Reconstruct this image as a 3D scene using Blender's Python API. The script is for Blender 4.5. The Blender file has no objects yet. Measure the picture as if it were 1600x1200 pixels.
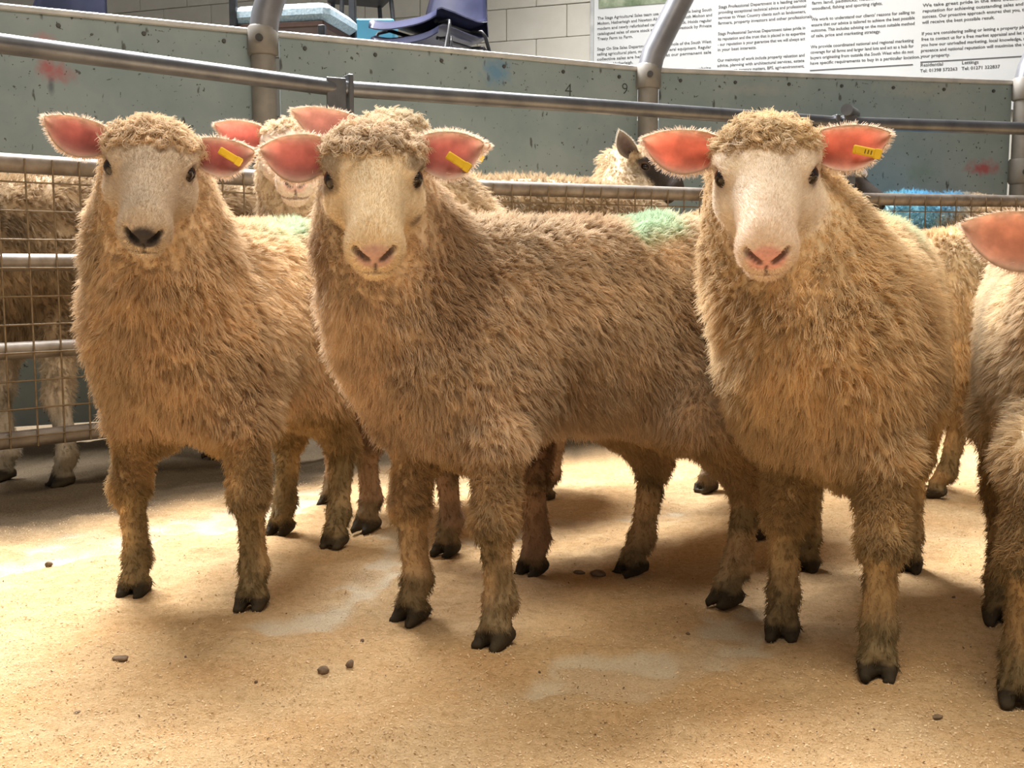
import bpy, math, random
import numpy as np
from mathutils import Vector, Matrix

# ------------------------------------------------------------------ camera, light
scene = bpy.context.scene
COL = scene.collection
FPX, HCAM, HORIZ = 1700.0, 0.64, 410.0
PITCH = math.atan((600 - HORIZ) / FPX)
cam_d = bpy.data.cameras.new('camera'); cam = bpy.data.objects.new('camera', cam_d); COL.objects.link(cam)
cam.location = (0, 0, HCAM); cam.rotation_euler = (math.pi / 2 - PITCH, 0, 0)
cam_d.sensor_width = 36; cam_d.lens = FPX / 1600 * 36; cam_d.clip_start = .02
cam_d.dof.use_dof = False
scene.camera = cam
vs = scene.view_settings
vs.view_transform = 'Standard'; vs.look = 'None'; vs.gamma = 1; vs.use_curve_mapping = False
vs.exposure = 0.10
world = bpy.data.worlds.new('world'); scene.world = world; world.use_nodes = True
bg = world.node_tree.nodes['Background']; bg.inputs[0].default_value = (1.0, .965, .93, 1); bg.inputs[1].default_value = .20
def area(name, loc, target, sx, sy, power, col, spread=180):
    l = bpy.data.lights.new(name, 'AREA'); l.shape = 'RECTANGLE'; l.size = sx; l.size_y = sy; l.energy = power; l.color = col
    o = bpy.data.objects.new(name, l); COL.objects.link(o); o.location = loc
    o.rotation_euler = (Vector(target) - Vector(loc)).to_track_quat('-Z', 'Y').to_euler()
    l.spread = math.radians(spread)
    return o
area('skylight', (-1.3, 5.4, 4.9), (0, 2.1, .5), 4.6, 1.6, 1200, (1, .975, .95), 152)      # roof light beyond the ring
area('warm_fill', (.5, .4, 4.0), (.4, 1.0, 0), 2.2, 1.6, 110, (1, .85, .66))           # added warm fill that brightens the foreground and the sheep's fronts

# ------------------------------------------------------------------ helpers
ct, st = math.cos(PITCH), math.sin(PITCH)
def ray(px, py):
    u = (px - 800) / FPX; v = (py - 600) / FPX
    return np.array([u, ct - v * st, -st - v * ct])
def gp(px, py, z=0.0):                       # the point of height z seen at a pixel
    d = ray(px, py); t = (z - HCAM) / d[2]
    return np.array([0, 0, HCAM]) + d * t
def dp(px, py, Y):                           # the point at distance Y seen at a pixel
    d = ray(px, py); return np.array([0, 0, HCAM]) + d * (Y / d[1])

def nrm(v): v = np.asarray(v, float); return v / np.linalg.norm(v)
def newmesh(name, V, F, smooth=True):
    me = bpy.data.meshes.new(name)
    me.from_pydata([tuple(map(float, v)) for v in V], [], [tuple(map(int, f)) for f in F]); me.update()
    if smooth: me.polygons.foreach_set('use_smooth', [True] * len(me.polygons))
    return me
def link(name, data, mat=None, parent=None, loc=None):
    o = bpy.data.objects.new(name, data); COL.objects.link(o)
    if parent: o.parent = parent
    if loc is not None: o.location = loc
    if mat and data is not None:
        data.materials.clear(); data.materials.append(mat)
    return o
def tag(o, label=None, cat=None, group=None, kind=None):
    if label: o['label'] = label
    if cat: o['category'] = cat
    if group: o['group'] = group
    if kind: o['kind'] = kind
    return o
def empty(name, loc=(0, 0, 0), rz=0):
    o = bpy.data.objects.new(name, None); COL.objects.link(o); o.location = loc; o.rotation_euler = (0, 0, rz)
    o.empty_display_size = .1
    return o

def text_mesh(cu):
    t = bpy.data.objects.new('text_source', cu); COL.objects.link(t); bpy.context.view_layer.update()
    me = bpy.data.meshes.new_from_object(t.evaluated_get(bpy.context.evaluated_depsgraph_get()))
    bpy.data.objects.remove(t); bpy.data.curves.remove(cu); return me
class MB:                                    # collects boxes and tubes into one mesh
    def __init__(s): s.V = []; s.F = []
    def add(s, V, F):
        n = len(s.V); s.V += [tuple(v) for v in V]; s.F += [tuple(i + n for i in f) for f in F]; return s
    def box(s, lo, hi, bev=0.0):
        lo = np.array(lo, float); hi = np.array(hi, float); c = (lo + hi) / 2; h = (hi - lo) / 2
        if bev <= 0:
            V = [c + h * np.array(k) for k in [(-1,-1,-1),(1,-1,-1),(1,1,-1),(-1,1,-1),(-1,-1,1),(1,-1,1),(1,1,1),(-1,1,1)]]
            return s.add(V, [(3,2,1,0),(4,5,6,7),(0,1,5,4),(1,2,6,5),(2,3,7,6),(3,0,4,7)])
        b = min(bev, h.min() * .9)
        prof = []
        for z, inset in ((-h[2], b), (-h[2] + b, 0), (h[2] - b, 0), (h[2], b)):
            X, Y = h[0] - inset, h[1] - inset; e = min(b, X * .9, Y * .9)
            prof.append([(X - e, -Y, z), (X, -Y + e, z), (X, Y - e, z), (X - e, Y, z), (-X + e, Y, z), (-X, Y - e, z), (-X, -Y + e, z), (-X + e, -Y, z)])
        V = [c + np.array(p) for r in prof for p in r]; F = []
        for r in range(3):
            for k in range(8): F.append((r*8+k, r*8+(k+1) % 8, (r+1)*8+(k+1) % 8, (r+1)*8+k))
        F.append(tuple(range(7, -1, -1))); F.append(tuple(range(24, 32)))
        return s.add(V, F)
    def tube(s, pts, r, n=12, cap=True):
        pts = [np.array(p, float) for p in pts]; m = len(pts)
        rs = list(r) if hasattr(r, '__len__') else [r] * m
        V = []; F = []; ref = None
        for i, p in enumerate(pts):
            t = nrm(pts[min(i+1, m-1)] - pts[max(i-1, 0)])
            if ref is None: ref = np.array([0, 0, 1.]) if abs(t[2]) < .9 else np.array([1., 0, 0])
            a = nrm(np.cross(t, ref)); b = np.cross(t, a)
            for k in range(n):
                w = 2 * math.pi * k / n; V.append(p + rs[i] * (math.cos(w) * a + math.sin(w) * b))
        for i in range(m - 1):
            for k in range(n): F.append((i*n+k, i*n+(k+1) % n, (i+1)*n+(k+1) % n, (i+1)*n+k))
        if cap:
            V = V + V[:n] + V[(m-1)*n:m*n]; F.append(tuple(range(m*n+n-1, m*n-1, -1))); F.append(tuple(range((m+1)*n, (m+2)*n)))
        return s.add(V, F)
    def build(s, name, mat, parent=None, loc=None, smooth=False):
        return link(name, newmesh(name, s.V, s.F, smooth), mat, parent, loc)

# value noise on points
_rng = np.random.default_rng(7); _LAT = _rng.random((32, 32, 32)).astype(np.float32)
def vnoise(P, scale, off=0.0):
    q = np.asarray(P) * scale + off + 1000; i = np.floor(q).astype(int); f = q - i; f = f * f * (3 - 2 * f); out = 0
    for a in (0, 1):
        for b in (0, 1):
            for c in (0, 1):
                w = (f[:, 0] if a else 1 - f[:, 0]) * (f[:, 1] if b else 1 - f[:, 1]) * (f[:, 2] if c else 1 - f[:, 2])
                out = out + w * _LAT[(i[:, 0] + a) % 32, (i[:, 1] + b) % 32, (i[:, 2] + c) % 32]
    return out
def sstep(x, a, b):
    t = np.clip((x - a) / (b - a), 0, 1); return t * t * (3 - 2 * t)

# ------------------------------------------------------------------ materials
def mat(name):
    m = bpy.data.materials.new(name); m.use_nodes = True; nt = m.node_tree
    return m, nt, nt.nodes['Principled BSDF'], nt.nodes, nt.links
def noise_node(nt, scale, detail=4, coord='Object', rough=.55, sc=None):
    tc = nt.nodes.new('ShaderNodeTexCoord'); n = nt.nodes.new('ShaderNodeTexNoise'); n.inputs['Scale'].default_value = scale
    n.inputs['Detail'].default_value = detail; n.inputs['Roughness'].default_value = rough
    if sc:
        mp = nt.nodes.new('ShaderNodeMapping'); mp.inputs['Scale'].default_value = sc
        nt.links.new(tc.outputs[coord], mp.inputs[0]); nt.links.new(mp.outputs[0], n.inputs[0])
    else: nt.links.new(tc.outputs[coord], n.inputs[0])
    return n
def ramp(nt, src, stops):
    r = nt.nodes.new('ShaderNodeValToRGB'); e = r.color_ramp.elements
    while len(e) < len(stops): e.new(.5)
    for k, (p, c) in enumerate(stops): e[k].position = p; e[k].color = (*c, 1)
    nt.links.new(src, r.inputs[0]); return r
def mixc(nt, fac, a, b):
    m = nt.nodes.new('ShaderNodeMix'); m.data_type = 'RGBA'
    for k, v in ((0, fac), (6, a), (7, b)):
        if hasattr(v, 'links'): nt.links.new(v, m.inputs[k])
        elif k == 0: m.inputs[0].default_value = v
        else: m.inputs[k].default_value = (*v, 1)
    return m.outputs[2]
def bump(nt, src, strength, dist, b):
    n = nt.nodes.new('ShaderNodeBump'); n.inputs['Strength'].default_value = strength; n.inputs['Distance'].default_value = dist
    nt.links.new(src, n.inputs['Height']); nt.links.new(n.outputs[0], b.inputs['Normal'])
def simple(name, c1, c2=None, scale=12, rough=.6, metal=0, bmp=0, sc=None):
    m, nt, b, N, L = mat(name)
    b.inputs['Roughness'].default_value = rough; b.inputs['Metallic'].default_value = metal
    n = noise_node(nt, scale, sc=sc)
    r = ramp(nt, n.outputs[0], [(.3, c1), (.7, c2 or c1)]); L.new(r.outputs[0], b.inputs['Base Color'])
    if bmp: bump(nt, n.outputs[0], bmp, .004, b)
    return m
def attr_mat(name, rough=.8, transl=0.0, bmp=None, coat=0):
    m, nt, b, N, L = mat(name)
    a = N.new('ShaderNodeAttribute'); a.attribute_name = 'Col'
    b.inputs['Roughness'].default_value = rough; b.inputs['Specular IOR Level'].default_value = .25
    col = a.outputs[0]
    if bmp:
        n = noise_node(nt, bmp[0], 5); bump(nt, n.outputs[0], bmp[1], .003, b)
        f = ramp(nt, n.outputs[0], [(.3, (.84,) * 3), (.7, (1.1,) * 3)])
        mm = N.new('ShaderNodeMix'); mm.data_type = 'RGBA'; mm.blend_type = 'MULTIPLY'; mm.inputs[0].default_value = 1
        L.new(col, mm.inputs[6]); L.new(f.outputs[0], mm.inputs[7]); col = mm.outputs[2]
    L.new(col, b.inputs['Base Color'])
    if transl:
        t = N.new('ShaderNodeBsdfTranslucent'); L.new(col, t.inputs[0]); mx = N.new('ShaderNodeMixShader'); mx.inputs[0].default_value = transl
        L.new(b.outputs[0], mx.inputs[1]); L.new(t.outputs[0], mx.inputs[2]); L.new(mx.outputs[0], N['Material Output'].inputs[0])
    return m
M = {}
M['skin'] = attr_mat('sheep_skin', .8, 0, (160, .35))
M['ear'] = attr_mat('sheep_ear', .6, .45, (60, .3))
M['wool'] = attr_mat('sheep_wool', .9, .35)
M['eye'] = simple('sheep_eye', (.012, .008, .006), (.02, .012, .008), 30, .08)
M['eyelid'] = simple('sheep_eyelid', (.12, .08, .07), (.2, .14, .11), 60, .5)
M['tag'] = simple('yellow_tag', (.75, .50, .02), (.85, .60, .04), 40, .4)
M['ink'] = simple('tag_ink', (.12, .09, .02), None, 10, .6)
M['steel'] = simple('galvanised_steel', (.10, .105, .12), (.20, .205, .215), 9, .38, .75, .05)
M['steel_old'] = simple('worn_galvanised_steel', (.15, .12, .095), (.28, .25, .22), 18, .5, .35, .15)
M['wire'] = simple('rusty_wire', (.12, .085, .05), (.24, .18, .11), 40, .6, .4)
M['post'] = simple('post_steel', (.17, .16, .145), (.25, .235, .21), 10, .55, .1, .05)
M['pole'] = simple('blue_grey_pole', (.15, .155, .175), (.22, .225, .245), 8, .4, .4, .04)
M['bolt'] = simple('dark_bolt', (.03, .03, .032), (.08, .08, .08), 30, .5, .3)
M['cap'] = simple('panel_cap', (.42, .43, .43), (.58, .58, .57), 14, .4, .3)
M['block'] = simple('painted_block', (.52, .495, .43), (.58, .555, .49), 7, .7, 0, .25)
M['mortar'] = simple('painted_mortar', (.50, .475, .41), (.56, .535, .47), 12, .8)
M['board'] = simple('poster_board', (.54, .55, .55), (.58, .59, .59), 3, .5)
M['text'] = simple('poster_text', (.08, .08, .085), None, 3, .6)
M['navy'] = simple('navy_plastic', (.022, .024, .055), (.035, .038, .08), 8, .35)
M['blackmetal'] = simple('black_metal', (.02, .02, .022), (.04, .04, .045), 20, .4, .3)
M['blueseat'] = simple('blue_woven_seat', (.26, .40, .50), (.55, .66, .72), 90, .9, 0, .3)
M['bluebox'] = simple('blue_plastic', (.08, .30, .45), (.10, .36, .52), 5, .4)
M['brown'] = simple('brown_wood', (.06, .03, .02), (.10, .05, .035), 12, .6)
M['dung'] = simple('dark_dropping', (.13, .085, .05), (.28, .20, .13), 90, .9, 0, .6)
M['tier'] = simple('concrete_tier', (.30, .29, .27), (.4, .39, .36), 5, .85, 0, .2)
M['marker'] = simple('marker_ink', (.03, .035, .035), None, 5, .6)
M['mucky'] = simple('alley_floor', (.10, .075, .05), (.24, .18, .12), 9, .9, 0, .5)

def panel_mat(name, stains):
    m, nt, b, N, L = mat(name)
    b.inputs['Roughness'].default_value = .55; b.inputs['Metallic'].default_value = .15
    n = noise_node(nt, 3.5, 6); r = ramp(nt, n.outputs[0], [(.3, (.18, .245, .26)), (.7, (.27, .33, .345))])
    col = r.outputs[0]
    n2 = noise_node(nt, 26, 3, sc=(1, 1, .35)); k = ramp(nt, n2.outputs[0], [(.0, (0, 0, 0)), (.65, (0, 0, 0)), (.70, (1, 1, 1))])
    col = mixc(nt, k.outputs[0], col, (.075, .085, .085))                       # splashes of dried muck
    n4 = noise_node(nt, 60, 2); k4 = ramp(nt, n4.outputs[0], [(.0, (0, 0, 0)), (.67, (0, 0, 0)), (.71, (1, 1, 1))])
    col = mixc(nt, k4.outputs[0], col, (.06, .065, .065))
    for (x, z, rx, rz, c, amt) in stains:                                      # sprayed paint marks
        tc = N.new('ShaderNodeTexCoord'); mp = N.new('ShaderNodeMapping'); mp.vector_type = 'POINT'
        mp.inputs['Location'].default_value = (-x / rx, 0, -z / rz); mp.inputs['Scale'].default_value = (1 / rx, 0, 1 / rz)
        L.new(tc.outputs['Object'], mp.inputs[0])
        ln = N.new('ShaderNodeVectorMath'); ln.operation = 'LENGTH'; L.new(mp.outputs[0], ln.inputs[0])
        n3 = noise_node(nt, 30, 3); ad = N.new('ShaderNodeMath'); ad.operation = 'MULTIPLY_ADD'; ad.inputs[1].default_value = .9
        L.new(n3.outputs[0], ad.inputs[0]); L.new(ln.outputs['Value'], ad.inputs[2])
        rr = ramp(nt, ad.outputs[0], [(.50, (amt,) * 3), (1.0, (0, 0, 0))])
        col = mixc(nt, rr.outputs[0], col, c)
    L.new(col, b.inputs['Base Color']); bump(nt, n.outputs[0], .1, .01, b)
    return m

# ------------------------------------------------------------------ floor
def pl_dist(P, pts):
    best = np.full(len(P), 9.0)
    for (ax, ay, ar), (bx, by, br) in zip(pts[:-1], pts[1:]):
        a = np.array([ax, ay]); ba = np.array([bx - ax, by - ay]); h = np.clip(((P - a) @ ba) / (ba @ ba), 0, 1)
        best = np.minimum(best, np.linalg.norm(P - a - h[:, None] * ba, axis=1) - (ar + (br - ar) * h))
    return best
# scuffed pale floor showing between drifts of sawdust, plus one painted sunlight stripe
TRACKS = [[(640, 830, .03), (600, 885, .03), (560, 935, .06), (440, 985, .05)],
          [(0, 880, .06), (140, 850, .07), (330, 815, .07), (420, 790, .06), (500, 770, .05)],  # bright stripe of sunlight, painted in as paler floor
          [(800, 830, .02), (900, 815, .02), (960, 812, .03), (1060, 800, .03)],
          [(1185, 960, .02), (1170, 1010, .05), (1060, 1035, .05), (920, 1060, .06), (840, 1080, .03)],
          [(640, 830, .03), (720, 835, .03), (740, 850, .03)]]
def patch_mask(P2):
    d = np.full(len(P2), 9.0)
    for t in TRACKS:
        d = np.minimum(d, pl_dist(P2, [(*gp(x, y)[:2], r) for x, y, r in t]))
    n = vnoise(np.c_[P2, np.zeros(len(P2))], 9, 3) - .5 + .5 * (vnoise(np.c_[P2, np.zeros(len(P2))], 31, 9) - .5)
    return (1 - sstep(d + n * .11, -.01, .022)) * (.35 + .65 * sstep(vnoise(np.c_[P2, np.zeros(len(P2))], 21, 2), .3, .65))
def floor_h(P2):
    Q = np.c_[P2, np.zeros(len(P2))]
    h = .010 * vnoise(Q, 5, 1) + .013 * vnoise(Q, 13, 5) + .007 * vnoise(Q, 42, 2) - .018
    return h - patch_mask(P2) * .006
def make_floor():
    xs = np.unique(np.concatenate([np.linspace(-6, -1.6, 30), np.linspace(-1.6, 1.6, 330), np.linspace(1.6, 6, 30)]))
    ys = np.unique(np.concatenate([np.linspace(-1.5, .85, 12), np.linspace(.85, 3.4, 270), np.linspace(3.4, 12, 40)]))
    X, Y = np.meshgrid(xs, ys, indexing='ij'); P = np.c_[X.ravel(), Y.ravel()]
    Z = floor_h(P)
    nx, ny = len(xs), len(ys); I = np.arange(nx * ny).reshape(nx, ny)
    F = np.stack([I[:-1, :-1], I[1:, :-1], I[1:, 1:], I[:-1, 1:]], -1).reshape(-1, 4)
    me = bpy.data.meshes.new('floor'); me.from_pydata(np.c_[P, Z].tolist(), [], F.tolist()); me.update()
    me.polygons.foreach_set('use_smooth', [True] * len(me.polygons))
    at = me.color_attributes.new('Col', 'FLOAT_COLOR', 'POINT')
    pm = patch_mask(P)
    Q = np.c_[P, np.zeros(len(P))]
    # mucky ground under and beyond the rails
    fl = fence_line_dist(P); dirt = sstep(fl + .25 * (vnoise(Q, 6, 4) - .5), -.62, -.22)
    c = np.ones((len(P), 4)); c[:, 0] = pm; c[:, 1] = dirt; c[:, 2] = vnoise(Q, 4, 8) * .6 + vnoise(Q, 13, 3) * .4
    at.data.foreach_set('color', c.ravel().astype(np.float32))
    m, nt, b, N, L = mat('sawdust_floor')
    a = N.new('ShaderNodeAttribute'); a.attribute_name = 'Col'; sp = N.new('ShaderNodeSeparateColor'); L.new(a.outputs[0], sp.inputs[0])
    b.inputs['Roughness'].default_value = .95; b.inputs['Specular IOR Level'].default_value = .1
    n = noise_node(nt, 260, 5, rough=.7); big = noise_node(nt, 5, 4)
    fine = ramp(nt, n.outputs[0], [(.25, (.56, .40, .225)), (.5, (.74, .545, .325)), (.78, (.86, .68, .45))])
    warm = ramp(nt, big.outputs[0], [(.3, (1, .88, .74)), (.7, (1.04, 1.02, .98))])
    mm = N.new('ShaderNodeMix'); mm.data_type = 'RGBA'; mm.blend_type = 'MULTIPLY'; mm.inputs[0].default_value = 1
    L.new(fine.outputs[0], mm.inputs[6]); L.new(warm.outputs[0], mm.inputs[7])
    mid_n = noise_node(nt, 70, 4, rough=.65); mr = ramp(nt, mid_n.outputs[0], [(.32, (.82, .78, .72)), (.55, (1, 1, 1)), (.75, (1.06, 1.05, 1.03))])
    m3 = N.new('ShaderNodeMix'); m3.data_type = 'RGBA'; m3.blend_type = 'MULTIPLY'; m3.inputs[0].default_value = 1
    L.new(mm.outputs[2], m3.inputs[6]); L.new(mr.outputs[0], m3.inputs[7]); mm = m3
    pale = ramp(nt, n.outputs[0], [(.25, (.66, .52, .34)), (.7, (.90, .77, .56))])
    col = mixc(nt, sp.outputs[0], mm.outputs[2], pale.outputs[0])
    dirtc = ramp(nt, n.outputs[0], [(.3, (.07, .052, .035)), (.72, (.26, .20, .13))])
    col = mixc(nt, sp.outputs[1], col, dirtc.outputs[0])
    L.new(col, b.inputs['Base Color']); bump(nt, n.outputs[0], .8, .008, b)
    o = link('floor', me, m); tag(o, 'sawdust-strewn floor of the sale ring', kind='structure')
    return o

# fence line in plan, from the top rail at its height of 1.205 m
TOPZ = 1.205
fA = gp(0, 68, TOPZ)[:2]; fB = gp(527, 138, TOPZ)[:2]; fC = gp(1308, 192, TOPZ)[:2]; fD = gp(1600, 201, TOPZ)[:2]
fA = fA + (fA - fB) * .55; fD = fD + (fD - fC) * .8
FENCE = [fA, fB, fC, fD]
def fence_line_dist(P):                       # signed: positive beyond the rails
    best = np.full(len(P), 9.0); sg = np.zeros(len(P))
    for a, b in zip(FENCE[:-1], FENCE[1:]):
        ba = b - a; h = np.clip(((P - a) @ ba) / (ba @ ba), 0, 1); w = P - a - h[:, None] * ba; d = np.linalg.norm(w, axis=1)
        s = np.sign(ba[0] * (P[:, 1] - a[1]) - ba[1] * (P[:, 0] - a[0])); m = d < best; best = np.where(m, d, best); sg = np.where(m, s, sg)
    return best * sg
make_floor()
def make_sawdust():
    rg = np.random.default_rng(5); n = 100000
    Y = .92 + 2.3 * rg.random(n) ** 1.5; X = (rg.random(n) - .5) * (Y * 1.06 + .3)
    P = np.c_[X, Y]; k = (fence_line_dist(P) < -.3) & (rg.random(n) > .55 * patch_mask(P)); P = P[k]; n = len(P)
    z = floor_h(P) + .0012
    an = rg.random(n) * 6.28; l = .0006 + .0013 * rg.random(n) ** 2; w = l * (.35 + .4 * rg.random(n)); tl = rg.normal(0, .35, n)
    ux = np.c_[np.cos(an), np.sin(an), tl] * l[:, None]; vx = np.c_[-np.sin(an), np.cos(an), rg.normal(0, .35, n)] * w[:, None]
    c = np.c_[P, z + np.abs(tl) * l]
    V = np.stack([c - ux - vx, c + ux - vx * .6, c + ux * .9 + vx, c - ux + vx], 1).reshape(-1, 3)
    me = bpy.data.meshes.new('sawdust'); me.from_pydata(V.tolist(), [], np.arange(4 * n).reshape(-1, 4).tolist()); me.update()
    t = rg.random(n); C = np.array([.80, .60, .37]) * (.74 + .32 * t)[:, None]; C[t < .03] = (.12, .08, .05)
    at = me.color_attributes.new('Col', 'FLOAT_COLOR', 'POINT'); at.data.foreach_set('color', np.c_[np.repeat(C.clip(0, .95), 4, 0), np.ones(4 * n)].astype(np.float32).ravel())
    tag(link('sawdust', me, attr_mat('sawdust_flakes', .9)), 'loose pale sawdust flakes lying over the ring floor', 'sawdust', kind='stuff')
make_sawdust()
def lump(name, px, py, r, flat, seed, label, grp):
    rg = np.random.default_rng(seed); V = []; F = []; nu, nv = 7, 10
    for i in range(nu):
        for k in range(nv):
            t = math.pi * i / (nu - 1); w = 2 * math.pi * k / nv; V.append((math.sin(t) * math.cos(w), math.sin(t) * math.sin(w) * .7, math.cos(t)))
    V = np.array(V); V = V * (.75 + .5 * vnoise(V, 1.6, seed))[:, None] * [r, r, r * flat]
    for i in range(nu - 1):
        for k in range(nv): F.append((i*nv+k, (i+1)*nv+k, (i+1)*nv+(k+1) % nv, i*nv+(k+1) % nv))
    p = gp(px, py); o = link(name, newmesh(name, V, F), M['dung'], None, (p[0], p[1], float(floor_h(p[None, :2])[0]) + r * flat * .55)); o.rotation_euler = (0, 0, seed)
    tag(o, label, 'dropping', grp)
LUMPS = [(547, 1043, .008, .9, 'round grey dropping on the sawdust next to a flat crumbly one'), (505, 1046, .012, .5, 'flat crumbly dropping on the sawdust next to a round grey one'), (188, 1030, .014, .3, 'thin flattened dropping with straw-like ends on open sawdust'),
 (76, 879, .009, .8, 'pale brown lump on the pale floor near the ring rail'), (935, 893, .022, .3, 'largest dark patch of dung beside the hind hoof of the dirty-cheeked sheep'), (905, 888, .014, .35, 'smaller dung patch between the hind hooves of the dirty-cheeked sheep')]
LUMPS += [(x, y, r, f, 'tiny dark speck of dung on the sawdust') for x, y, r, f in [(1465, 1117, .009, .3), (290, 1029, .003, .8), (1075, 985, .004, .7), (400, 1063, .003, .8), (843, 1048, .003, .8), (566, 1002, .004, .9), (1490, 938, .004, .7), (120, 1110, .006, .2)]]
for k, (x, y, r, f, lb) in enumerate(LUMPS): lump('dropping', x, y, r, f, k + 1, lb, 'droppings on the sawdust')

# ------------------------------------------------------------------ ring rails
def rail_panel(a, b, label, spacing=.072, zs=(.90, .64, .405, .165), nshare={}):
    a = np.array(a); b = np.array(b); L_ = np.linalg.norm(b - a); ang = math.atan2(b[1] - a[1], b[0] - a[0])
    root = empty('ring_rail_panel', (a[0], a[1], 0), ang)
    tag(root, label, 'railing', 'tubular steel rails round the sale ring')
    MB().tube([(0, 0, TOPZ), (L_, 0, TOPZ)], .0265, 16).build('top_rail', M['steel'], root, smooth=True)
    for k, z in enumerate(zs):
        MB().tube([(.0, 0, z), (L_, 0, z)], .0235 if k else .0255, 14).build('rail', M['steel_old'], root, smooth=True)
    ztop, zbot = zs[0] + .012, zs[-1] - .02
    mv = newmesh('wire', *(lambda m: (m.V, m.F))(MB().tube([(0, -.026, zbot), (0, -.028, (zbot + ztop) / 2), (0, -.026, ztop)], .0026, 6)))
    mv.materials.append(M['wire'])
    n = int(L_ / spacing)
    for i in range(1, n + 1):
        o = link('wire', mv, None, root, (i * spacing - .03, 0, 0)); 
    mh = newmesh('cross_wire', *(lambda m: (m.V, m.F))(MB().tube([(0, -.030, 0), (L_, -.030, 0)], .0026, 6)))
    mh.materials.append(M['wire'])
    z = zs[0] - .05
    while z > zbot:
        link('cross_wire', mh, None, root, (0, 0, z)); z -= .075
    return root
rail_panel(FENCE[0], FENCE[1], 'steel mesh rail panel running past the heavy fleeced ewe to the flat bar post')
rail_panel(FENCE[1], FENCE[2], 'long steel mesh rail panel between the flat bar post and the T-topped post')
rail_panel(FENCE[2], FENCE[3], 'steel mesh rail panel in front of the blue-marked sheep')
p = empty('rail_post', (*FENCE[1], 0), .5)
tag(p, 'flat steel bar post joining two rail panels, standing just above the top rail', 'post')
MB().box((-.045, -.03, 0), (.02, -.02, 1.235), .002).build('flat_bar', M['steel'], p)
MB().box((.028, -.034, 0), (.045, .03, 1.25), .003).build('upright', M['steel'], p)
p = empty('rail_post', (FENCE[2][0] + .03, FENCE[2][1], 0), .15)
tag(p, 'steel hinge post with a T-shaped top between two rail panels', 'post')
MB().box((-.05, -.03, 0), (-.03, .03, 1.235), .003).build('flat_bar', M['steel'], p)
MB().box((-.012, -.025, 0), (.045, .03, 1.235), .004).build('upright', M['steel'], p)
MB().tube([(-.02, -.06, 1.25), (.02, .0, 1.25), (.075, .07, 1.25)], .024, 14).build('cross_bar', M['steel'], p, smooth=True)

# ------------------------------------------------------------------ sheet-metal wall behind the alley
WZ = 1.517
wpts = [gp(0, 6, WZ)[:2], gp(413, 47, WZ)[:2], gp(1012, 105, WZ)[:2], gp(1597, 126, WZ)[:2]]
wpts[0] = wpts[0] + (wpts[0] - wpts[1]) * .6
wpts.append(wpts[3] + (wpts[3] - wpts[2]) * .55 + np.array([0, -.1]))
def sheet_panel(a, b, label, stains, boltpx):
    a = np.array(a); b = np.array(b); L_ = np.linalg.norm(b - a); ang = math.atan2(b[1] - a[1], b[0] - a[0])
    root = empty('steel_sheet_panel', (a[0], a[1], 0), ang); tag(root, label, 'panel', 'sheet steel panels round the alley')
    g = .055
    MB().box((g, -.004, .06), (L_ - g, .004, WZ - .004)).build('sheet', panel_mat('sheet_steel_paint', stains), root)
    MB().box((g - .005, -.016, WZ - .022), (L_ - g + .005, .016, WZ), .004).build('top_cap', M['cap'], root)
    bm_ = MB().tube([(0, -.004, 0), (0, -.011, 0)], [.0085, .007], 8); mb = newmesh('bolt', bm_.V, bm_.F); mb.materials.append(M['bolt'])
    n = max(2, int(L_ / .25))
    for i in range(n): link('bolt', mb, None, root, (g + .10 + i * (L_ - 2 * g - .2) / (n - 1), 0, WZ - .055))
    return root, a, ang
def on_panel(i, px, py):                      # local x, z on panel i of a pixel
    a, b = wpts[i], wpts[i + 1]; d = ray(px, py); n = np.array([-(b - a)[1], (b - a)[0]]); n /= np.linalg.norm(n)
    t = (n @ a) / (n @ d[:2]); q = np.array([0, 0, HCAM]) + d * t
    return (q[:2] - a) @ ((b - a) / np.linalg.norm(b - a)), q[2]
def stain(i, px, py, rx, rz, c, amt): x, z = on_panel(i, px, py); return (x, z, rx, rz, c, amt)
R_, B_, G_ = (.34, .07, .08), (.10, .22, .36), (.16, .24, .19)
s0 = [stain(0, 78, 108, .10, .09, R_, .8), stain(0, 100, 116, .09, .07, R_, .6), stain(0, 80, 135, .025, .07, (.05, .06, .09), .7), stain(0, 66, 60, .08, .05, (.42, .14, .16), .5)]
s1 = [stain(1, 776, 112, .16, .14, B_, .9), stain(1, 500, 190, .3, .2, (.30, .33, .32), .4)]
s2 = [stain(2, 1535, 262, .20, .08, R_, .9), stain(2, 1440, 270, .18, .12, G_, .6), stain(2, 1440, 140, .5, .10, (.33, .35, .32), .6), stain(2, 1180, 140, .4, .06, (.32, .34, .33), .5)]
sheet_panel(wpts[0], wpts[1], 'grey-green sheet steel panel splashed with red and black paint behind the ring rail', s0, None)
pn1, *_ = sheet_panel(wpts[1], wpts[2], 'grey-green sheet steel panel with a blue sprayed spot and handwritten numbers', s1, None)
sheet_panel(wpts[2], wpts[3], 'grey-green sheet steel panel with a red smear below the text poster', s2, None)
sheet_panel(wpts[3], wpts[4], 'sheet steel panel past the end of the text poster', [], None)
def panel_text(root, i, px, py, s, size):
    x, z = on_panel(i, px, py); cu = bpy.data.curves.new('handwritten_number', 'FONT'); cu.body = s; cu.size = size; cu.offset = -.001
    o = link('handwritten_number', text_mesh(cu), M['marker'], root, (x, -.0055, z)); o.rotation_euler = (math.pi / 2, 0, 0)
panel_text(pn1, 1, 881, 150, '4', .08); panel_text(pn1, 1, 970, 147, '9', .07)
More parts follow.
